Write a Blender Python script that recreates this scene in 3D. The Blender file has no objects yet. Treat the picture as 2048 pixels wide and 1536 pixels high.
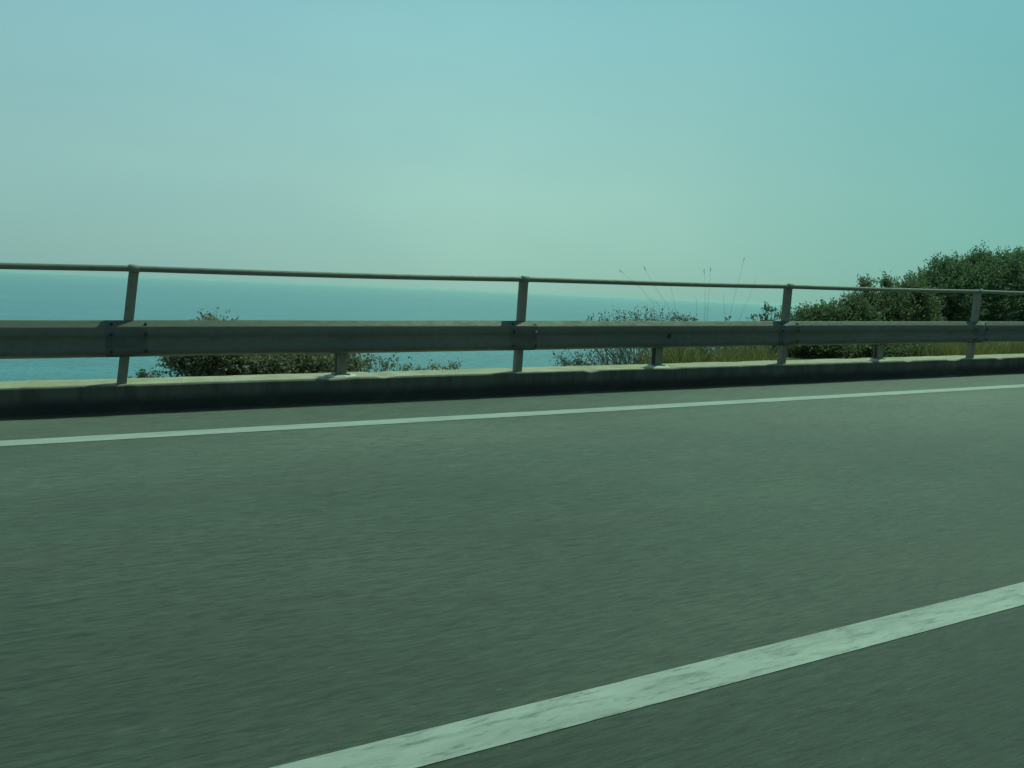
import bpy, bmesh, math, random
import numpy as np
from mathutils import Matrix, Vector, noise
random.seed(7); RNG = np.random.default_rng(11)
SC = bpy.context.scene; COL = SC.collection
R = math.radians
W, H = 2048., 1536.

# ---------------------------------------------------------------- camera
F = 1538.; ROLL = .0428; HOR = 584.8 - 768.            # focal length in photo pixels, horizon slope and height
up_c = -np.array([-ROLL, 1, -HOR / F]); up_c /= np.linalg.norm(up_c)
vp_c = np.array([4270. - 1024, 646. - 768, F]); vp_c /= np.linalg.norm(vp_c)
sl = float(vp_c @ up_c); X_c = vp_c - sl * up_c; X_c /= np.linalg.norm(X_c)
Y_c = np.cross(up_c, X_c); RM = np.array([X_c, Y_c, up_c])
S = sl / math.sqrt(1 - sl * sl)                          # the road climbs 2 % to the right
CAMZ = 1.23
cam = bpy.data.cameras.new('camera'); camo = bpy.data.objects.new('camera', cam); COL.objects.link(camo)
cam.sensor_width = 36; cam.lens = F / W * 36; cam.clip_start = .05; cam.clip_end = 150000
camo.matrix_world = Matrix([[RM[i][0], -RM[i][1], -RM[i][2], (0, 0, CAMZ)[i]] for i in range(3)] + [[0, 0, 0, 1]])
SC.camera = camo

# ---------------------------------------------------------------- light
SUN_E, SUN_A = R(62), R(20)                              # elevation, azimuth from the road direction towards the sea
TINT = (.58, 1.0, .74)
w = bpy.data.worlds.new('World'); SC.world = w; w.use_nodes = True
nt = w.node_tree; nt.nodes.clear()
out = nt.nodes.new('ShaderNodeOutputWorld'); bg = nt.nodes.new('ShaderNodeBackground')
sky = nt.nodes.new('ShaderNodeTexSky'); sky.sky_type = 'NISHITA'; sky.sun_disc = False
sky.sun_elevation = SUN_E; sky.sun_rotation = math.pi / 2 - SUN_A
sky.altitude = 60; sky.air_density = 1.0; sky.dust_density = 1.5; sky.ozone_density = 1.0
mul = nt.nodes.new('ShaderNodeMix'); mul.data_type = 'RGBA'; mul.blend_type = 'MULTIPLY'
mul.inputs[0].default_value = 1; mul.inputs[7].default_value = (*TINT, 1)
nt.links.new(sky.outputs[0], mul.inputs[6])
BG = .10; bg.inputs[1].default_value = BG
def wn(t): return nt.nodes.new(t)
def wramp(fac, stops, interp='EASE'):
    r = wn('ShaderNodeValToRGB'); e = r.color_ramp.elements; r.color_ramp.interpolation = interp
    while len(e) < len(stops): e.new(.5)
    for el, (p, c) in zip(e, stops): el.position = p; el.color = (*c, 1) if hasattr(c, '__len__') else (c, c, c, 1)
    nt.links.new(fac, r.inputs[0]); return r.outputs[0]
def wmix(fac, a, b, mode='MIX'):
    m = wn('ShaderNodeMix'); m.data_type = 'RGBA'; m.blend_type = mode
    for i, v in ((0, fac), (6, a), (7, b)):
        if hasattr(v, 'is_output'): nt.links.new(v, m.inputs[i])
        else: m.inputs[i].default_value = v
    return m.outputs[2]
tc = wn('ShaderNodeTexCoord'); sp = wn('ShaderNodeSeparateXYZ'); nt.links.new(tc.outputs['Generated'], sp.inputs[0])
az = wn('ShaderNodeMath'); az.operation = 'MULTIPLY_ADD'; az.inputs[1].default_value = .5; az.inputs[2].default_value = .5; nt.links.new(sp.outputs[0], az.inputs[0])
# low hazy band of the sky by elevation (sine), then its colour drift with compass direction
low = wramp(sp.outputs[2], [(0, (.300, .545, .465)), (.13, (.345, .615, .545)), (.33, (.280, .600, .620)), (.6, (.20, .46, .50))], 'LINEAR')
drift = wramp(az.outputs[0], [(.30, (.75, .775, .93)), (.44, (.85, .855, .925)), (.56, (.93, .92, .97)), (.70, (1, 1, 1)), (.80, (.92, .95, .94)), (.90, (.66, .82, .83)), (.96, (.46, .72, .75)), (1, (.42, .66, .70))], 'LINEAR')
cn = wn('ShaderNodeTexNoise'); cn.inputs['Scale'].default_value = 2.2; cn.inputs['Detail'].default_value = 3
cm = wn('ShaderNodeMapping'); cm.inputs['Scale'].default_value = (1, 1, 2.6); nt.links.new(tc.outputs['Generated'], cm.inputs[0]); nt.links.new(cm.outputs[0], cn.inputs['Vector'])
veil = wramp(cn.outputs[0], [(.35, (.955, .965, .975)), (.65, (1.03, 1.02, 1.0))], 'EASE')
hz_ = wmix(1, wmix(1, wmix(1, low, drift, 'MULTIPLY'), veil, 'MULTIPLY'), (1 / BG, 1 / BG, 1 / BG, 1), 'MULTIPLY')
fac = wramp(sp.outputs[2], [(.30, .9), (.62, 0)], 'LINEAR')
nt.links.new(wmix(fac, mul.outputs[2], hz_), bg.inputs[0])
nt.links.new(bg.outputs[0], out.inputs[0])
sl_ = bpy.data.lights.new('sun', 'SUN'); sun = bpy.data.objects.new('sun', sl_); COL.objects.link(sun)
sl_.energy = 2.8; sl_.angle = R(.5); sl_.color = (.63, 1.0, .66)
sv = Vector((math.cos(SUN_E) * math.cos(SUN_A), math.cos(SUN_E) * math.sin(SUN_A), math.sin(SUN_E)))
sun.rotation_euler = sv.to_track_quat('Z', 'Y').to_euler()
vs = SC.view_settings; vs.view_transform = 'Standard'; vs.look = 'None'; vs.exposure = 0; vs.gamma = 1
SC.render.engine = 'CYCLES'
SC.cycles.volume_bounces = 1

# ---------------------------------------------------------------- helpers
def px(u, v, y):
    """point at lateral distance y from the camera seen at photo pixel (u, v)"""
    d = RM @ np.array([u - 1024., v - 768., F]); t = y / d[1]
    return np.array([d[0] * t, y, CAMZ + d[2] * t])
def ppm(p):
    """photo pixels per metre at point p"""
    return F / float(RM[:, 2] @ (np.array(p) - np.array([0, 0, CAMZ])))
def tag(o, label=None, cat=None, group=None, kind=None):
    for k, v in (('label', label), ('category', cat), ('group', group), ('kind', kind)):
        if v: o[k] = v
    return o
def link(name, me, mat=None, parent=None, smooth=False):
    me.name = name
    o = bpy.data.objects.new(name, me); COL.objects.link(o)
    if mat: me.materials.append(mat)
    if smooth: me.polygons.foreach_set('use_smooth', [True] * len(me.polygons))
    if parent:
        o.parent = parent
        bpy.context.view_layer.update()
        o.matrix_parent_inverse = Matrix.Identity(4)
        me.transform(Matrix.Translation(-parent.matrix_world.translation))
    return o
def pmesh(verts, faces):
    me = bpy.data.meshes.new('m'); me.from_pydata([tuple(map(float, v)) for v in verts], [], faces); me.update(); return me
def npmesh(v, f):
    """fast mesh from arrays: v (n,3), f (m,k)"""
    me = bpy.data.meshes.new('m'); m, k = f.shape
    me.vertices.add(len(v)); me.vertices.foreach_set('co', np.asarray(v, 'f').ravel())
    me.loops.add(m * k); me.loops.foreach_set('vertex_index', f.ravel().astype('i'))
    me.polygons.add(m); me.polygons.foreach_set('loop_start', np.arange(0, m * k, k, dtype='i'))
    me.update(calc_edges=True); me.validate(); return me
def bmm(bm):
    bmesh.ops.recalc_face_normals(bm, faces=bm.faces)
    me = bpy.data.meshes.new('m'); bm.to_mesh(me); bm.free(); return me
def box(bm, x0, x1, y0, y1, z0, z1, bev=0, lean=0):
    """box; lean shifts the top along x"""
    vs_ = [bm.verts.new((x + (lean if z == z1 else 0), y, z)) for x in (x0, x1) for y in (y0, y1) for z in (z0, z1)]
    fs = [(0, 1, 3, 2), (4, 6, 7, 5), (0, 4, 5, 1), (2, 3, 7, 6), (0, 2, 6, 4), (1, 5, 7, 3)]
    fc = [bm.faces.new([vs_[i] for i in f]) for f in fs]
    if bev:
        ed = list({e for f in fc for e in f.edges})
        bmesh.ops.bevel(bm, geom=ed, offset=bev, segments=2, affect='EDGES')
def tube(pts, rad, n=8, cap=True):
    pts = [Vector(p) for p in pts]; rad = rad if hasattr(rad, '__len__') else [rad] * len(pts)
    V, Fc = [], []
    for i, p in enumerate(pts):
        d = (pts[min(i + 1, len(pts) - 1)] - pts[max(i - 1, 0)]).normalized()
        a = d.orthogonal().normalized() if abs(d.x) > .9 or i == 0 else (a - a.dot(d) * d).normalized()
        if abs(d.x) > .9: a = Vector((0, 0, 1))
        b = d.cross(a).normalized(); a2 = b.cross(d)
        for k in range(n):
            t = 2 * math.pi * k / n; V.append(p + (a2 * math.cos(t) + b * math.sin(t)) * rad[i])
    for i in range(len(pts) - 1):
        for k in range(n): Fc.append((i * n + k, i * n + (k + 1) % n, (i + 1) * n + (k + 1) % n, (i + 1) * n + k))
    if cap: Fc += [tuple(range(n))[::-1], tuple((len(pts) - 1) * n + k for k in range(n))]
    return V, Fc
def joined(parts):
    V, Fc = [], []
    for v, f in parts:
        o = len(V); V += list(v); Fc += [tuple(i + o for i in q) for q in f]
    return pmesh(V, Fc)
def empty(name, loc, label, cat, group=None):
    o = bpy.data.objects.new(name, None); COL.objects.link(o); o.location = loc; o.empty_display_size = .3
    bpy.context.view_layer.update(); return tag(o, label, cat, group)

YK0, YK1, HK = 7.79, 8.32, .25                           # kerb front, kerb back, kerb height
# ---------------------------------------------------------------- materials
class NT:
    def __init__(s, name, rough=.7, metal=0, spec=.5):
        s.m = bpy.data.materials.new(name); s.m.use_nodes = True; s.t = s.m.node_tree; s.n = s.t.nodes
        s.b = s.n['Principled BSDF']; s.b.inputs['Roughness'].default_value = rough
        s.b.inputs['Metallic'].default_value = metal; s.b.inputs['Specular IOR Level'].default_value = spec
        s.geo = s.n.new('ShaderNodeNewGeometry'); s.pos = s.geo.outputs['Position']
    def map(s, scale):
        m = s.n.new('ShaderNodeMapping'); m.inputs['Scale'].default_value = scale; s.t.links.new(s.pos, m.inputs[0]); return m.outputs[0]
    def noise(s, sc, detail=4, rough=.55, vec=None, dist=0):
        n = s.n.new('ShaderNodeTexNoise'); n.inputs['Scale'].default_value = sc; n.inputs['Detail'].default_value = detail
        n.inputs['Roughness'].default_value = rough; n.inputs['Distortion'].default_value = dist
        s.t.links.new(vec or s.pos, n.inputs['Vector']); return n.outputs[0]
    def vor(s, sc, vec=None):
        n = s.n.new('ShaderNodeTexVoronoi'); n.inputs['Scale'].default_value = sc; s.t.links.new(vec or s.pos, n.inputs['Vector']); return n.outputs['Distance']
    def ramp(s, fac, stops):
        r = s.n.new('ShaderNodeValToRGB'); e = r.color_ramp.elements
        while len(e) < len(stops): e.new(.5)
        for el, (p, c) in zip(e, stops):
            el.position = p; el.color = (*c, 1) if hasattr(c, '__len__') else (c, c, c, 1)
        s.t.links.new(fac, r.inputs[0]); return r.outputs[0]
    def mix(s, fac, a, b, mode='MIX'):
        m = s.n.new('ShaderNodeMix'); m.data_type = 'RGBA'; m.blend_type = mode
        for i, v in ((0, fac), (6, a), (7, b)):
            if hasattr(v, 'is_output'): s.t.links.new(v, m.inputs[i])
            elif i: m.inputs[i].default_value = (*v, 1)
            else: m.inputs[0].default_value = v
        return m.outputs[2]
    def math(s, op, a, b=0, c=0):
        m = s.n.new('ShaderNodeMath'); m.operation = op
        for i, v in enumerate((a, b, c)):
            if hasattr(v, 'is_output'): s.t.links.new(v, m.inputs[i])
            else: m.inputs[i].default_value = v
        return m.outputs[0]
    def sep(s, vec=None):
        m = s.n.new('ShaderNodeSeparateXYZ'); s.t.links.new(vec or s.pos, m.inputs[0]); return m.outputs
    def color(s, c): s.t.links.new(c, s.b.inputs['Base Color'])
    def bump(s, h, strength=.5, dist=.01):
        b = s.n.new('ShaderNodeBump'); b.inputs['Strength'].default_value = strength; b.inputs['Distance'].default_value = dist
        s.t.links.new(h, b.inputs['Height']); s.t.links.new(b.outputs[0], s.b.inputs['Normal'])

def mat_asphalt(name='worn_asphalt'):
    m = NT(name, .66, spec=.35)
    fine = m.noise(85, 3, .75, m.map((.13, 1, 1))); grain = m.noise(34, 4, .7, m.map((.16, 1, 1)))
    speck = m.noise(60, 2, .6, m.map((.3, 1, 1)))
    big = m.noise(.5, 4, .55, m.map((.35, 1, 1))); stain = m.noise(1.7, 4, .6, m.map((.25, 1, 1)))
    c = m.ramp(big, [(.36, (.108, .132, .108)), (.64, (.155, .158, .132))])
    c = m.mix(m.ramp(fine, [(.36, .65), (.6, 0)]), c, (.040, .044, .040))
    c = m.mix(m.ramp(grain, [(.32, .55), (.48, 0)]), c, (.040, .044, .041))
    c = m.mix(m.ramp(grain, [(.56, 0), (.72, .5)]), c, (.20, .21, .19))
    c = m.mix(m.ramp(speck, [(.70, 0), (.78, .8)]), c, (.26, .26, .25))
    c = m.mix(m.ramp(stain, [(.50, 0), (.72, .35)]), c, (.110, .092, .082))
    pa = m.noise(.42, 3, .55, m.map((.8, 1.3, 1)), .4); pb = m.noise(.75, 3, .6, m.map((.6, 1.2, 1)))
    c = m.mix(m.ramp(pa, [(.50, 0), (.66, .45)]), c, m.mix(.5, c, (.100, .074, .064)))
    c = m.mix(m.ramp(pb, [(.34, .30), (.50, 0)]), c, (.060, .068, .062))
    c = m.mix(m.ramp(pb, [(.55, 0), (.72, .22)]), c, (.19, .21, .18))
    y = m.sep()[1]
    tr = m.math('MULTIPLY', m.math('SINE', m.math('MULTIPLY', m.math('ADD', y, .2), 2.9)), .5)
    c = m.mix(m.ramp(m.math('ADD', tr, .5), [(0, 0), (1, .15)]), c, (.065, .066, .064))
    c = m.mix(1, c, m.ramp(m.math('MULTIPLY', y, .1), [(.08, (.20, .25, .26)), (.165, (.32, .37, .36)), (.195, (.50, .53, .50)), (.36, (.60, .62, .60)), (.56, .95), (.60, 1)]), 'MULTIPLY')  # near lane darker; falloff of sky glare over the far lane put into colour
    dirt_shade = m.math('ADD', y, m.math('MULTIPLY', m.noise(.9, 5, .65), .5))  # dirt at the kerb foot, coloured darker to fill out the barrier's shadow
    c = m.mix(m.ramp(m.math('SUBTRACT', dirt_shade, 7.3), [(.52, 0), (.62, .85)]), c, (.030, .031, .026))
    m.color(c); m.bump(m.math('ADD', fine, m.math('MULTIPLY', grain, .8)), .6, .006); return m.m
def mat_paint(name, lo, hi, wear, y0, y1, dy=0):
    m = NT(name, .6, spec=.3)
    b = m.noise(6, 3, .6, m.map((.3, 1, 1))); n = m.noise(48, 5, .75, m.map((.16, 1, 1))); n2 = m.noise(17, 5, .7, m.map((.22, 1, 1)), .5)
    c = m.ramp(b, [(.35, (lo, lo, lo * .96)), (.65, (hi, hi, hi * .95))])
    c = m.mix(m.ramp(n2, [(.48, 0), (.68, wear)]), c, (.17, .18, .165))
    c = m.mix(m.ramp(n, [(.34, min(1, wear * 1.2)), (.47, 0)]), c, (.11, .12, .11))
    m.color(c); m.bump(n, .4, .003)
    xyz = m.sep(); y = m.math('SUBTRACT', xyz[1], m.math('MULTIPLY', xyz[0], dy))
    e = m.math('MINIMUM', m.math('SUBTRACT', y, y0), m.math('SUBTRACT', y1, y))       # distance from the edge
    al = m.math('ADD', m.math('MULTIPLY', n, .6), m.math('MINIMUM', m.math('MULTIPLY', e, 34), .30))
    al = m.math('ADD', al, m.math('MULTIPLY', m.math('SUBTRACT', .5, n), .5))
    m.t.links.new(m.ramp(al, [(.30, 0), (.36, 1)]), m.b.inputs['Alpha']); return m.m
def mat_concrete():
    m = NT('weathered_concrete', .85, spec=.3)
    a = m.noise(3, 5, .6); b = m.noise(40, 4, .7); lich = m.noise(1.2, 5, .65)
    c = m.ramp(a, [(.3, (.36, .285, .23)), (.7, (.50, .41, .335))])
    c = m.mix(m.ramp(lich, [(.45, 0), (.62, .5)]), c, (.30, .30, .14))
    c = m.mix(m.ramp(b, [(.3, .5), (.5, 0)]), c, (.17, .16, .12))
    # road grime splashed on the lower face
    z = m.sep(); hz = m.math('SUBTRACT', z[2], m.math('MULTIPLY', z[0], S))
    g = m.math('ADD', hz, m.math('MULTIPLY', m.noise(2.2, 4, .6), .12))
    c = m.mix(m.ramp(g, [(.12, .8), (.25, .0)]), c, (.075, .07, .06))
    st = m.noise(5, 4, .7, m.map((1, 1, .12)))
    c = m.mix(m.ramp(st, [(.5, 0), (.7, .35)]), c, (.12, .11, .09))
    # road face coloured dark for its shade, wet and mossy towards the foot
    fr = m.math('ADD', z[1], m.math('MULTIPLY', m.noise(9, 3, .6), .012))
    face_shade = m.mix(m.ramp(m.math('ADD', hz, m.math('MULTIPLY', m.noise(1.3, 4, .6), .10)), [(.13, 0), (.21, 1)]), (.034, .040, .034), (.125, .120, .100))
    face_shade = m.mix(m.ramp(st, [(.42, 0), (.62, .6)]), face_shade, (.045, .045, .038))
    c = m.mix(m.ramp(m.math('SUBTRACT', fr, YK0 - .0), [(.014, 1), (.030, 0)]), c, face_shade)
    m.color(c); m.bump(m.math('ADD', a, b), .5, .01); return m.m
def mat_steel(name, c0, c1, rust=.35, rough=.5, metal=.55):
    m = NT(name, rough, metal)
    a = m.noise(1.1, 4, .6, m.map((.4, 1, 1))); b = m.noise(14, 4, .7)
    c = m.ramp(a, [(.3, c0), (.7, c1)])
    c = m.mix(m.ramp(b, [(.5, 0), (.75, rust)]), c, (.16, .10, .07))
    m.color(c); m.t.links.new(m.ramp(b, [(.3, rough - .08), (.7, rough + .12)]), m.b.inputs['Roughness'])
    m.bump(a, .1, .01); return m.m
def mat_leaf(name, dark, light, trans=.35, dry=None):
    m = NT(name, .5, spec=.35)
    isl = m.geo.outputs['Random Per Island']; a = m.noise(2.2, 3, .6)
    c = m.mix(m.math('ADD', m.math('MULTIPLY', isl, .6), m.math('MULTIPLY', a, .4)), dark, light)
    if dry: c = m.mix(m.ramp(m.math('FRACT', m.math('MULTIPLY', isl, 7.3)), [(.55, 0), (.65, .8)]), c, dry)
    m.color(c)
    tr = m.n.new('ShaderNodeBsdfTranslucent'); mx = m.n.new('ShaderNodeMixShader'); mx.inputs[0].default_value = trans
    m.t.links.new(c, tr.inputs[0]); m.t.links.new(m.b.outputs[0], mx.inputs[1]); m.t.links.new(tr.outputs[0], mx.inputs[2])
    m.t.links.new(mx.outputs[0], m.n['Material Output'].inputs[0]); return m.m
def mat_sea():
    m = NT('sea_water', .22, spec=.5)
    big = m.noise(.004, 3, .5, m.map((.3, 1, 1))); pat = m.noise(.03, 3, .6, m.map((.35, 1, 1)))
    c = m.ramp(big, [(.3, (.008, .18, .27)), (.7, (.014, .22, .26))])
    c = m.mix(m.ramp(pat, [(.35, .45), (.6, 0)]), c, (.012, .09, .12))
    fl = m.noise(.5, 4, .7, m.map((.5, .14, 1))); c = m.mix(m.ramp(fl, [(.34, .8), (.46, 0)]), c, (.006, .05, .065))
    c = m.mix(m.ramp(fl, [(.60, 0), (.74, .5)]), c, (.05, .25, .26))
    m.color(c)
    w1 = m.noise(.22, 4, .62, m.map((.7, .4, 1)), 1.0); w2 = m.noise(.9, 3, .6)
    m.bump(m.math('ADD', w1, m.math('MULTIPLY', w2, .3)), .9, 2.2); return m.m
def mat_ground():
    m = NT('dry_earth', .95, spec=.2)
    a = m.noise(.8, 5, .6); b = m.noise(12, 4, .7)
    c = m.ramp(a, [(.35, (.06, .07, .03)), (.55, (.11, .10, .06)), (.75, (.20, .17, .11))])
    c = m.mix(m.ramp(b, [(.4, .5), (.6, 0)]), c, (.05, .05, .03))
    m.color(c); m.bump(b, .6, .03); return m.m
def mat_plain(name, c, rough=.8):
    m = NT(name, rough); a = m.noise(20, 3, .6)
    m.color(m.ramp(a, [(.3, tuple(v * .7 for v in c)), (.7, tuple(min(1, v * 1.25) for v in c))])); return m.m
M = dict(asphalt=mat_asphalt(), paint=mat_paint('worn_white_paint', .33, .40, .3, 6.435, 6.655), paint2=mat_paint('scuffed_white_paint', .29, .37, .6, 1.730, 1.883, .0137), paint3=mat_paint('old_white_paint', .33, .40, .4, -2.9, -2.72),
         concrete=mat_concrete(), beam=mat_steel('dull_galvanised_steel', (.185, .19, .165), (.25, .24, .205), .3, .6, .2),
         post=mat_steel('weathered_post_steel', (.19, .19, .155), (.26, .235, .19), .45, .7, .15),
         rail=mat_steel('handrail_steel', (.16, .165, .14), (.22, .215, .18), .35, .68, .2),
         bolt=mat_plain('zinc_bolt', (.45, .45, .42), .4), dark=mat_plain('dark_rubber', (.03, .03, .03)),
         mortar=mat_plain('pale_mortar', (.56, .54, .47)), sea=mat_sea(), ground=mat_ground(),
         bark=mat_plain('grey_bark', (.12, .10, .075)), straw=mat_plain('dry_straw', (.20, .17, .10)), grit=mat_plain('grey_grit', (.09, .09, .075)))

# ---------------------------------------------------------------- setting
def sheet(name, x0, x1, y0, y1, h, mat, dx=1.0, dy0=0, dy1=0, wob=0):
    n = max(2, int((x1 - x0) / dx)); V = []
    for i in range(n + 1):
        x = x0 + (x1 - x0) * i / n; t = wob * (noise.noise(Vector((x * 1.3, y0, 3))))
        V += [(x, y0 + dy0 * x + t, S * x + h), (x, y1 + dy1 * x + t * .7, S * x + h)]
    return tag(link(name, pmesh(V, [(2 * i, 2 * i + 2, 2 * i + 3, 2 * i + 1) for i in range(n)]), mat), kind='structure')
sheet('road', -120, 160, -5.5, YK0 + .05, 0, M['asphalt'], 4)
sheet('edge_line', -120, 160, 6.435, 6.655, .003, M['paint'], .5, wob=.008)
sheet('centre_line', -40, 60, 1.730, 1.883, .0025, M['paint2'], .25, dy0=.0137, dy1=.0137, wob=.003)
sheet('far_edge_line', -120, 160, -2.9, -2.72, .003, M['paint3'], 2)

SEA = -48.
XG = px(1320, 710, 8.8)[0]
def ground_z(x, y):
    base = S * x
    if y < YK0 + .2: return base - .03 - .0 + (max(0, -5.5 - y) * .35)
    shelf = 8.35 + 2.6 * min(1, max(0, (x - XG) / 1.6)) + 5 * min(1, max(0, (x - 9) / 8.0))
    z = base + .06 + .05 * noise.noise(Vector((x * .6, y * .6, 0)))
    d = y - shelf
    if d > 0: z -= d * .72 * min(1, d / 1.5) + .25 * noise.noise(Vector((x * .3, y * .3, 5))) * min(1, d)
    return max(z, SEA - 6)
xs = np.concatenate([np.arange(-160, -14, 6.), np.arange(-14, 40, .5), np.arange(40, 200, 6.)])
ys = np.concatenate([np.arange(-70, -6, 8.), [-5.6, 7.0, 7.92, 8.05, 8.25], np.arange(8.5, 22, .4), np.arange(22, 100, 3.)])
V = [(x, y, ground_z(x, y)) for x in xs for y in ys]; ny = len(ys)
tag(link('ground', pmesh(V, [(i * ny + j, (i + 1) * ny + j, (i + 1) * ny + j + 1, i * ny + j + 1) for i in range(len(xs) - 1) for j in range(ny - 1)]), M['ground'], smooth=True), kind='structure')
B = 60000.
gx = [-B, -8000, -1500, 1500, 8000, B]; V = [(x, y, SEA) for x in gx for y in gx]
tag(link('sea', pmesh(V, [(i * 6 + j, (i + 1) * 6 + j, (i + 1) * 6 + j + 1, i * 6 + j + 1) for i in range(5) for j in range(5)]), M['sea']), kind='structure')

XJ = px(775, 750, 7.79)[0]
# concrete kerb the barrier stands on
def kerb():
    xs_ = np.arange(-30, 60, .12); V = []; prof = [(YK0 + .012, -.05), (YK0 + .006, .06), (YK0, HK - .02), (YK0 + .02, HK), (YK0 + .27, HK + .006), (YK1 - .02, HK - .004), (YK1, HK - .03), (YK1 + .01, -.12)]
    for x in xs_:
        for j, (y, z) in enumerate(prof):
            n1 = noise.noise(Vector((x * 1.7, j * .4, 1))); n2 = noise.noise(Vector((x * 7, j * 1.3, 9)))
            chip = max(0, noise.noise(Vector((x * 2.6, 4, 2))) - .32) * .10 if j in (2, 3) else 0
            jt = .018 * (abs((x - XJ + 2) % 4 - 2) < .05) * (j > 0)
            z -= jt * (j >= 3); y += .25 * jt * (j < 3)
            V.append((x, y + .006 * n1 + .004 * n2 + chip * .4, z + S * x + .006 * n1 + .004 * n2 - chip * .5))
    n = len(prof)
    Fc = [(i * n + j, i * n + j + 1, (i + 1) * n + j + 1, (i + 1) * n + j) for i in range(len(xs_) - 1) for j in range(n - 1)]
    Fc += [tuple(range(n)), tuple((len(xs_) - 1) * n + j for j in range(n))[::-1]]
    me = pmesh(V, Fc); bm = bmesh.new(); bm.from_mesh(me)
    return tag(link('concrete_kerb', bmm(bm), M['concrete']), 'long low weathered concrete kerb with grimy, shade-darkened front under the steel barrier', 'kerb')
kerb()

# ---------------------------------------------------------------- the barrier
YB = YK0 + .05                                            # post line
tallx = [px(u, 650, YB)[0] for u in (255, 1043, 1573, 1953)]; X0 = tallx[1]; DX = 4.0
bar = empty('crash_barrier', (X0, YB, S * X0 + HK), 'grey galvanised crash barrier with round handrail along the concrete kerb', 'barrier')
Z0, Z1 = .498, .830                                       # beam bottom, beam top above the road
hb = Z1 - Z0
prof = [(.060, -.010), (.058, .0), (.050, .003), (.038, -.008), (-.012, -.050), (-.024, -.062), (-.029, -.085), (-.030, -.115), (-.026, -.135), (-.014, -.150), (-.011, -.165), (-.011, -.205), (-.014, -.220), (-.026, -.236), (-.031, -.250), (-.031, -.280), (-.022, -.298), (.030, -.326), (.050, -.332), (.052, -.322)]
def beam_mesh(x0, x1, off=0):
    bm = bmesh.new(); n = 16; rows = []
    for k in range(n + 1):
        x = x0 + (x1 - x0) * k / n
        wv = .003 * noise.noise(Vector((x * .7, 0, 0)))
        rows.append([bm.verts.new((x, YB - .045 + y - off + wv, Z1 + z + S * x + wv)) for y, z in prof])
    for a, b in zip(rows, rows[1:]):
        for j in range(len(prof) - 1): bm.faces.new((a[j], a[j + 1], b[j + 1], b[j]))
    r = bmesh.ops.solidify(bm, geom=list(bm.faces), thickness=.0035)
    return bmm(bm)
def bolt_mesh(pts, r=.014, h=.012):
    return joined([tube([(x, y, z), (x, y - h * .5, z), (x, y - h, z)], [r, r, r * .6], 8) for x, y, z in pts])
for k in range(-3, 9):
    x0 = X0 + DX * k - .17; x1 = X0 + DX * (k + 1) + .17
    bmo = link('beam', beam_mesh(x0, x1, .005 * (k % 2)), M['beam'], bar, True)
    # lapped joint bolts round each tall post
    xc = X0 + DX * k
    for dxx in (-.13, .15):
        for z, y in ((-.030, .012), (-.118, -.030), (-.275, -.030)):
            x = xc + dxx
            link('bolt', bolt_mesh([(x, YB - .055 + y, Z1 + z + S * x)]), M['bolt' if (k, dxx > 0) in ((0, True),) and z > -.2 else 'dark'], bmo)
    x = xc + DX / 2 + .02; bm = bmesh.new(); box(bm, x - .035, x + .035, YB - .058, YB - .017, Z1 - .222 + S * x, Z1 - .148 + S * x, .006)
    link('fixing_plate', bmm(bm), M['dark'], bmo)
# handrail tube
ZR = 1.300
pts = []
for i in range(-52, 140):
    x = X0 + i * .25; ph = ((x - X0) / DX) % 1
    pts.append((x, YB + .002, ZR + S * x - .008 * math.sin(math.pi * ph) - .006 * abs(noise.noise(Vector((x * .2, 0, 0))))))
link('handrail', pmesh(*tube(pts, .028, 14)), M['rail'], bar, True)
# tall posts that carry the handrail; leans measured for the four in view
lean = {-1: (.0), 0: 0, 1: 0, 2: 0}
tops = {-1: (268, 536), 0: (1050, 566), 1: (1580, 578), 2: (1960, 588)}; bots = {-1: (243, 757), 0: (1037, 745), 1: (1567, 722), 2: (1944, 712)}
for k in range(-3, 9):
    x = X0 + DX * k; xt = x + .03
    if k in tops: x = px(*bots[k], YB)[0]; xt = px(*tops[k], YB)[0]
    zb, zt = S * x + HK, S * x + ZR - .01; bm = bmesh.new(); hw = .041; wt = .007
    L = xt - x
    # channel section: web to the road, two flanges behind
    box(bm, x - hw, x + hw, YB - .004, YB + .004, zb, zt, 0, L)
    for s in (-1, 1):
        a, b = sorted((x + s * hw, x + s * (hw - wt))); box(bm, a + .0006 * s, b + .0006 * s, YB + .0045, YB + .075, zb, zt, 0, L)
    p = link('tall_post', bmm(bm), M['post'], bar)
    link('rail_collar', pmesh(*tube([(xt - .045, YB + .002, S * xt + ZR), (xt - .043, YB + .002, S * xt + ZR), (xt + .043, YB + .002, S * xt + ZR), (xt + .045, YB + .002, S * xt + ZR)], [.030, .037, .037, .030], 12)), M['post'], p, True)
    xb = x + (xt - x) * .4
    bm = bmesh.new(); box(bm, xb - .05, xb + .05, YB - .028, YB - .006, S * x + .63, S * x + .69, .003); link('spacer', bmm(bm), M['post'], p)
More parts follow.
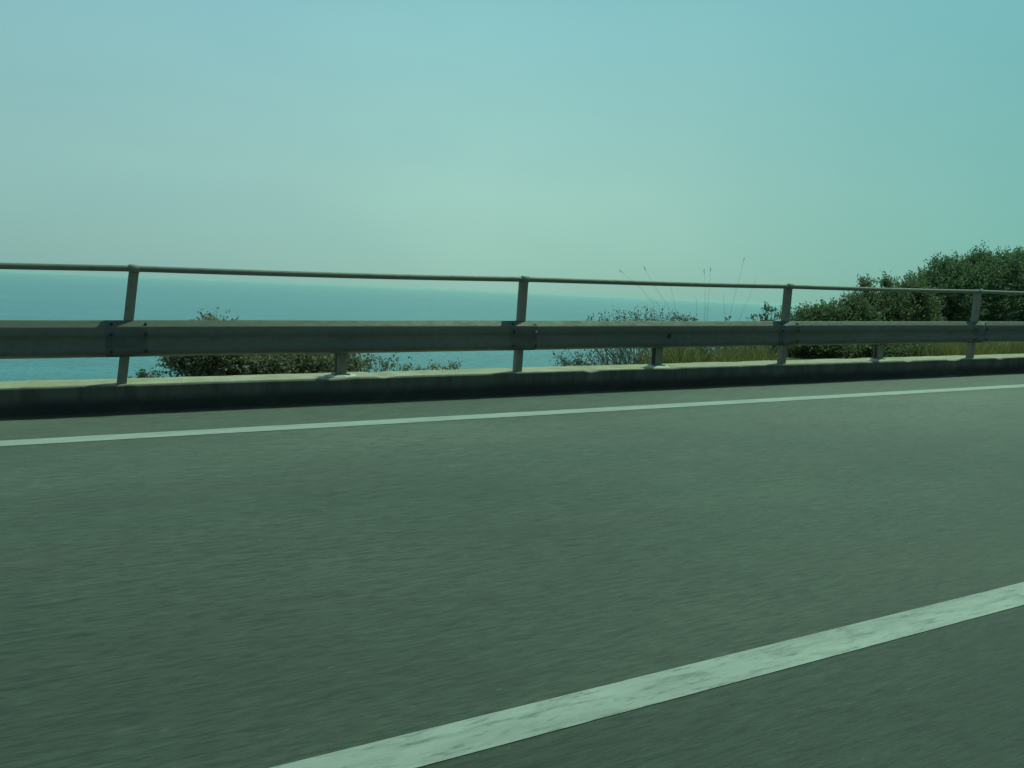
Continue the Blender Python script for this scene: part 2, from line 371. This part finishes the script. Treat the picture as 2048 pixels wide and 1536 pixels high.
# short posts between them, set a little further back on pale mortar
for k in range(-3, 9):
    x = X0 + DX * (k + .5) - .02; zb = S * x + HK; bm = bmesh.new(); yb = YB + .06; hw = .05
    box(bm, x - hw, x + hw, yb, yb + .009, zb, zb + .50)
    box(bm, x - hw, x + hw, yb + .09, yb + .099, zb, zb + .50)
    box(bm, x - .004, x + .004, yb + .0095, yb + .0895, zb, zb + .50)
    p = link('short_post', bmm(bm), M['post'], bar)
    bm = bmesh.new(); box(bm, x - .085, x + .085, yb - .03, yb + .13, zb + .020, zb + .030, .003); link('base_plate', bmm(bm), M['post'], p)
    bm = bmesh.new(); box(bm, x - .05, x + .05, YB - .012, yb - .001, S * x + .63, S * x + .71, .003); link('spacer', bmm(bm), M['post'], p)
    V, Fc = [], []; n = 18
    for (r, z) in ((1.0, -.004), (.85, .022), (.5, .034), (.0, .036)):
        for i in range(n):
            t = 2 * math.pi * i / n; q = r * (1 + .18 * noise.noise(Vector((math.cos(t) * 2, math.sin(t) * 2, k * 3.1))))
            V.append((x + .19 * q * math.cos(t), yb + .05 + .13 * q * math.sin(t), zb + z * .62))
    for i in range(3):
        for j in range(n): Fc.append((i * n + j, i * n + (j + 1) % n, (i + 1) * n + (j + 1) % n, (i + 1) * n + j))
    link('mortar_pad', pmesh(V, Fc), M['mortar'], p)

# ---------------------------------------------------------------- plants
def unit(n):
    v = RNG.normal(size=(n, 3)); return v / np.linalg.norm(v, axis=1)[:, None]
def leaves_at(cen, axis, size, width=.55):
    """one folded rhombic leaf (two triangles) per row"""
    n = len(cen); side = np.cross(axis, unit(n)); side /= np.linalg.norm(side, axis=1)[:, None] + 1e-9
    nor = np.cross(axis, side); s = (size * RNG.uniform(.6, 1.25, n))[:, None]
    a = cen - axis * s * .5; b = cen + axis * s * .5; m = cen - nor * s * .06
    l = m + side * s * width * .5 + nor * s * .12; r = m - side * s * width * .5 + nor * s * .12
    v = np.stack([a, r, b, l], 1).reshape(-1, 3); i = np.arange(n)[:, None] * 4
    f = np.concatenate([i + [[0, 1, 2]], i + [[0, 2, 3]]], 1).reshape(-1, 3); return v, f
def shrub(name, label, lobes, y, base, mat, sprigs=300, per=14, leaf=.05, spread=.12, shell=.55, group=None, cat='shrub', depth=.8, width=.55, nst=60, upr=.5):
    """lobes: (u, v, ru, rv[, y]) ellipses in photo pixels turned into real ellipsoids at distance y; base: (u, y) foot"""
    L = []
    for lb in lobes:
        yy = lb[4] if len(lb) > 4 else y; c = px(lb[0], lb[1], yy); k = ppm(c); L.append((c, np.array([lb[2] / k, max(.2, depth * (lb[2] + lb[3]) * .5 / k), lb[3] / k])))
    ax_u = RM[:, 0]; 
    gx_ = px(base[0], 700, base[1])[0]; foot = np.array([gx_, base[1], ground_z(gx_, base[1]) - .05])
    root = empty(name, foot, label, cat, group)
    vol = np.array([r.prod() ** (2 / 3) for c, r in L]); cnt = RNG.multinomial(sprigs, vol / vol.sum())
    C_, D_ = [], []
    right = np.array([ax_u[0], ax_u[1], 0]); right /= np.linalg.norm(right); fw = np.array([-right[1], right[0], 0])
    for (c, r), n in zip(L, cnt):
        d = unit(n); rad = shell + (1 - shell) * RNG.uniform(0, 1, n) ** .6
        lump = np.array([1 + .22 * noise.noise(Vector(tuple(q * 2.1 + c * 3.7))) + .12 * noise.noise(Vector(tuple(q * 5 + c))) for q in d])
        rad = rad * lump
        off = d * rad[:, None]; P = c + right * (off[:, :1] * r[0]) + fw * (off[:, 1:2] * r[1]) + np.array([0, 0, 1]) * (off[:, 2:] * r[2])
        C_.append(P); D_.append(d[:, :1] * right + d[:, 1:2] * fw + d[:, 2:] * np.array([0, 0, 1]))
    P = np.concatenate(C_); D = np.concatenate(D_); n = len(P)
    D = D + np.array([0, 0, upr]); D /= np.linalg.norm(D, axis=1)[:, None]
    # leaves strung along each sprig
    t = RNG.uniform(-1, 1, (n, per)); sp = spread * RNG.uniform(.6, 1.5, n)
    cen = P[:, None, :] + D[:, None, :] * (t * sp[:, None])[..., None] * 1.3 + unit(n * per).reshape(n, per, 3) * (sp * .42)[:, None, None]
    axd = unit(n * per) * .9 + np.repeat(D, per, 0); axd /= np.linalg.norm(axd, axis=1)[:, None]
    gz = base[1]
    v, f = leaves_at(cen.reshape(-1, 3), axd, leaf, width)
    link('foliage', npmesh(v, f), mat, root)
    # stems from the foot to sprigs
    T = []
    for i in RNG.choice(n, min(nst, n), replace=False):
        e = P[i] + D[i] * sp[i]; m1 = foot + (e - foot) * .45 + unit(1)[0] * .12 * np.linalg.norm(e - foot) * np.array([1, 1, .3]); m2 = foot + (e - foot) * .8 + unit(1)[0] * .05
        k = .35 + .65 * (i % 5 == 0)
        T.append(tube([foot + unit(1)[0] * .05, m1, m2, e], [.022 * k, .014 * k, .008 * k, .003], 5, False))
    link('stem', joined(T), M['bark'], root)
    return root
Lf = dict(olive=mat_leaf('olive_leaf', (.20, .22, .14), (.37, .38, .26), .45, (.20, .15, .09)),
          dark=mat_leaf('dark_leaf', (.11, .16, .075), (.25, .32, .16), .45, (.15, .12, .07)),
          deep=mat_leaf('deep_green_leaf', (.10, .15, .075), (.22, .29, .15), .45),
          grey=mat_leaf('grey_leaf', (.13, .14, .10), (.25, .25, .19), .25, (.13, .10, .08)),
          bright=mat_leaf('yellow_green_leaf', (.10, .13, .02), (.24, .28, .05), .4), grass=mat_leaf('grass_blade', (.12, .14, .04), (.30, .31, .08), .4, (.24, .19, .12)))

shrub('round_shrub', 'olive green shrub behind the beam, its top poking above it right of the leftmost post',
      [(428, 684, 40, 38), (400, 724, 66, 30), (500, 738, 90, 34), (600, 738, 80, 34), (670, 742, 55, 34)], 11.2, (470, 12.2), Lf['olive'], 2600, 18, .055, .12, .3)
shrub('trailing_shrub', 'sparse leafy twigs sticking up above the kerb right of the leftmost short post',
      [(735, 722, 26, 17), (772, 728, 22, 22), (812, 739, 18, 11), (842, 739, 26, 8), (868, 732, 9, 9), (888, 738, 18, 4), (908, 733, 10, 4)], 10.2, (760, 10.8), Lf['olive'], 95, 9, .045, .06, .2, nst=40)
shrub('low_mat_plant', 'tiny low brownish tuft on the kerb edge just right of the leftmost tall post', [(288, 751, 26, 5), (310, 744, 8, 10)], 9.4, (285, 9.8), Lf['grey'], 30, 8, .035, .05, .2, nst=14, cat='plant')
shrub('twiggy_bush', 'thin grey twiggy bush against the sea between the second and third tall posts',
      [(1285, 662, 84, 40), (1205, 664, 45, 28), (1345, 656, 40, 24), (1270, 718, 85, 26, 10.2), (1160, 724, 60, 18, 10.2), (1370, 712, 50, 16, 9.4), (1400, 700, 50, 22, 10.0), (1480, 698, 60, 18, 10.0), (1370, 640, 18, 8)], 12.0, (1270, 12.8), Lf['grey'], 1350, 10, .042, .09, .2, nst=260, width=.45)
shrub('sapling', 'dark round-leaved sprig standing left of the third tall post', [(1535, 618, 12, 9), (1532, 640, 17, 12), (1560, 628, 12, 15), (1545, 665, 26, 20), (1575, 640, 12, 14)], 10.4, (1545, 10.6), Lf['deep'], 70, 12, .05, .05, .2, nst=40)
for i, (u, v, l) in enumerate([(1394, 637, 'small leaf tip peeping over the beam right of the grey twiggy bush'), (1456, 638, 'small leaf tip peeping over the beam midway between twiggy bush and dark sprig'), (1505, 633, 'small leaf tip peeping over the beam just left of the dark round-leaved sprig')]):
    shrub('seedling', l, [(u, v, 6, 5), (u, v + 18, 9, 14), (u + 2, v + 44, 12, 16)], 10.3, (u, 10.3), Lf['dark'], 22, 9, .04, .04, .1, nst=14, group='seedlings behind the beam', cat='plant')
shrub('spreading_shrub', 'low dark green shrub just right of the third tall post, lowest of the right-hand shrubs',
      [(1625, 652, 30, 36), (1600, 655, 20, 28), (1660, 655, 35, 42), (1705, 655, 45, 58), (1640, 700, 75, 28, 10.2), (1740, 698, 60, 25, 10.4)], 12.2, (1670, 12.8), Lf['dark'], 3600, 18, .06, .12, .3)
shrub('spreading_shrub', 'middle dark shrub between the low one and the tallest shrub at the right edge',
      [(1775, 650, 50, 70), (1745, 656, 45, 58), (1822, 645, 50, 76), (1820, 702, 52, 20, 9.6), (1760, 702, 40, 20, 9.6), (1800, 690, 60, 30), (1732, 572, 7, 9), (1776, 566, 9, 8), (1735, 612, 30, 24), (1815, 598, 36, 28)], 13.4, (1785, 14.2), Lf['dark'], 6000, 18, .065, .13, .3)
shrub('tall_shrub', 'tallest dark green shrub behind the barrier at the right edge of the view',
      [(1890, 630, 60, 112), (1955, 610, 70, 92), (2030, 605, 80, 94), (2110, 590, 80, 98), (1930, 690, 110, 30), (2060, 690, 110, 30), (1878, 528, 18, 10), (1950, 522, 16, 10), (2035, 514, 20, 10), (1850, 585, 44, 44), (1925, 565, 60, 46), (1995, 560, 60, 56)], 15.5, (1990, 16.5), Lf['deep'], 13000, 18, .075, .15, .3, nst=90)
shrub('tall_shrub', 'tall green shrub running out of the view behind the right edge', [(2230, 590, 90, 120), (2330, 600, 90, 115), (2200, 690, 100, 40)], 17, (2250, 17.5), Lf['dark'], 5000, 14, .09, .15, .3)
shrub('flowering_weed', 'small yellow-green weed on the kerb left of the rightmost tall post', [(1888, 702, 17, 9)], 8.9, (1888, 9.0), Lf['bright'], 34, 10, .035, .035, .2, nst=14, cat='plant', group='yellow-green weeds')
shrub('flowering_weed', 'small yellow-green weed beside the foot of the third tall post', [(1541, 706, 8, 13)], 9.0, (1541, 9.0), Lf['bright'], 16, 10, .03, .035, .2, nst=10, cat='plant', group='yellow-green weeds')

# grass behind the kerb: blades nobody could count
def grass(name, x0, x1, y0, y1, n, h, mat, gap=(0, 0)):
    x = RNG.uniform(x0, x1, n); y = RNG.uniform(y0, y1, n)
    dn = np.array([noise.noise(Vector((a * 1.1, c * 1.1, 21))) for a, c in zip(x, y)])
    k_ = ~((x > gap[0]) & (x < gap[1])) & (dn > -.15); x, y = x[k_], y[k_]; n = len(x)
    z = np.array([ground_z(a, b) for a, b in zip(x, y)]); b = np.stack([x, y, z - .02], 1)
    clump = np.array([.55 + .9 * max(0, noise.noise(Vector((a * 1.6, c * 1.6, 7))) + .4) for a, c in zip(x, y)])
    hh = (h * RNG.uniform(.5, 1.2, n) * clump)[:, None]; d = RNG.normal(size=(n, 3)) * .35; d[:, 2] = 1; d /= np.linalg.norm(d, axis=1)[:, None]
    a = RNG.uniform(0, math.pi, n); s = np.stack([np.cos(a), np.sin(a), 0 * a], 1) * .006
    mid = b + d * hh * .6; tip = b + d * hh + d * [1, 1, 0] * hh * .35
    v = np.stack([b - s, b + s, mid + s * .7, mid - s * .7, tip], 1).reshape(-1, 3); i = np.arange(n)[:, None] * 5
    f = np.concatenate([i + [[0, 1, 2]], i + [[0, 2, 3]], i + [[3, 2, 4]]], 1).reshape(-1, 3)
    return tag(link(name, npmesh(v, f), mat), kind='stuff')
tag(grass('grass', XG, 30, 8.36, 10.0, 36000, .50, Lf['grass'], (px(1560, 700, 8.8)[0], px(1870, 700, 8.8)[0])), 'yellow-green grass growing behind the kerb on the right', 'grass')

# tall thin stalks against the sea
ST = [[(1312, 660), (1306, 606), (1280, 575), (1240, 541)], [(1350, 660), (1335, 610), (1310, 575), (1288, 535)], [(1322, 655), (1318, 612), (1308, 598), (1294, 597)],
      [(1352, 660), (1352, 620), (1345, 590), (1338, 560)], [(1408, 665), (1410, 620), (1410, 560), (1408, 540)], [(1412, 665), (1416, 610), (1420, 560), (1421, 535)],
      [(1452, 668), (1462, 620), (1475, 570), (1488, 518)], [(1470, 665), (1482, 630), (1500, 590), (1512, 556)], [(1395, 660), (1392, 630), (1393, 600), (1390, 590)], [(1448, 665), (1450, 630), (1447, 600), (1449, 585)]]
g0 = px(1400, 700, 10.6)
stk = empty('grass_stalks', (g0[0], 10.6, ground_z(g0[0], 10.6)), 'tuft of tall thin dry stalks rising above the handrail against the sky', 'grass')
T, Hd = [], []
for j, s in enumerate(ST):
    yy = 10.4 + .08 * j; P = [px(u, v, yy) for u, v in s]; P = [np.array([P[0][0], yy, ground_z(P[0][0], yy)])] + P
    T.append(tube(P, [.003, .0026, .002, .0015, .001], 5, False))
    if j in (0, 1, 4, 5, 6):
        e = P[-1]; d = (P[-1] - P[-2]); d /= np.linalg.norm(d); c = e + d * RNG.uniform(-.06, .02, (26, 1)) + unit(26) * .008
        ax_ = unit(26) * .4 + d; ax_ /= np.linalg.norm(ax_, axis=1)[:, None]; v, f = leaves_at(c, ax_, .016, .4); Hd.append((v, [tuple(map(int, q)) for q in f]))
link('stalk', joined(T), M['straw'], stk)
for v, f in Hd: link('seed_head', joined([(v, f)]), M['straw'], stk)

# grit, leaf litter and small weeds along the foot of the kerb
def grit(n=1600):
    x = RNG.uniform(-6, 26, n); y = YK0 - np.abs(RNG.normal(0, .05, n)) - np.array([.16 * max(0, noise.noise(Vector((a * .9, 0, 3)))) for a in x]) * RNG.uniform(0, 1, n)
    s = RNG.uniform(.002, .009, n); V = np.array([(1, 0, 0), (-1, 0, 0), (0, 1, 0), (0, -1, 0), (0, 0, .7), (0, 0, -.7)], float)
    v = (V[None] * s[:, None, None] * RNG.uniform(.6, 1.4, (n, 6, 1)) + np.stack([x, y, S * x + s * .4], 1)[:, None]).reshape(-1, 3)
    T = np.array([(0, 2, 4), (2, 1, 4), (1, 3, 4), (3, 0, 4), (2, 0, 5), (1, 2, 5), (3, 1, 5), (0, 3, 5)])
    f = (np.arange(n)[:, None, None] * 6 + T[None]).reshape(-1, 3)
    return tag(link('gravel', npmesh(v, f), M['grit']), 'loose grit lying along the foot of the kerb', 'gravel', kind='stuff')
grit()

# ---------------------------------------------------------------- air
bm = bmesh.new(); q = B + 500; box(bm, -q, q, -q, q, SEA - 8, 9.0)
hz = bpy.data.materials.new('haze'); hz.use_nodes = True; t = hz.node_tree; t.nodes.clear()
pv = t.nodes.new('ShaderNodeVolumePrincipled'); mo = t.nodes.new('ShaderNodeOutputMaterial'); t.links.new(pv.outputs[0], mo.inputs['Volume'])
pv.inputs['Color'].default_value = (.78, .93, .88, 1); pv.inputs['Density'].default_value = 4.0e-5; pv.inputs['Anisotropy'].default_value = .2
o = link('haze', bmm(bm), hz); tag(o, kind='stuff')
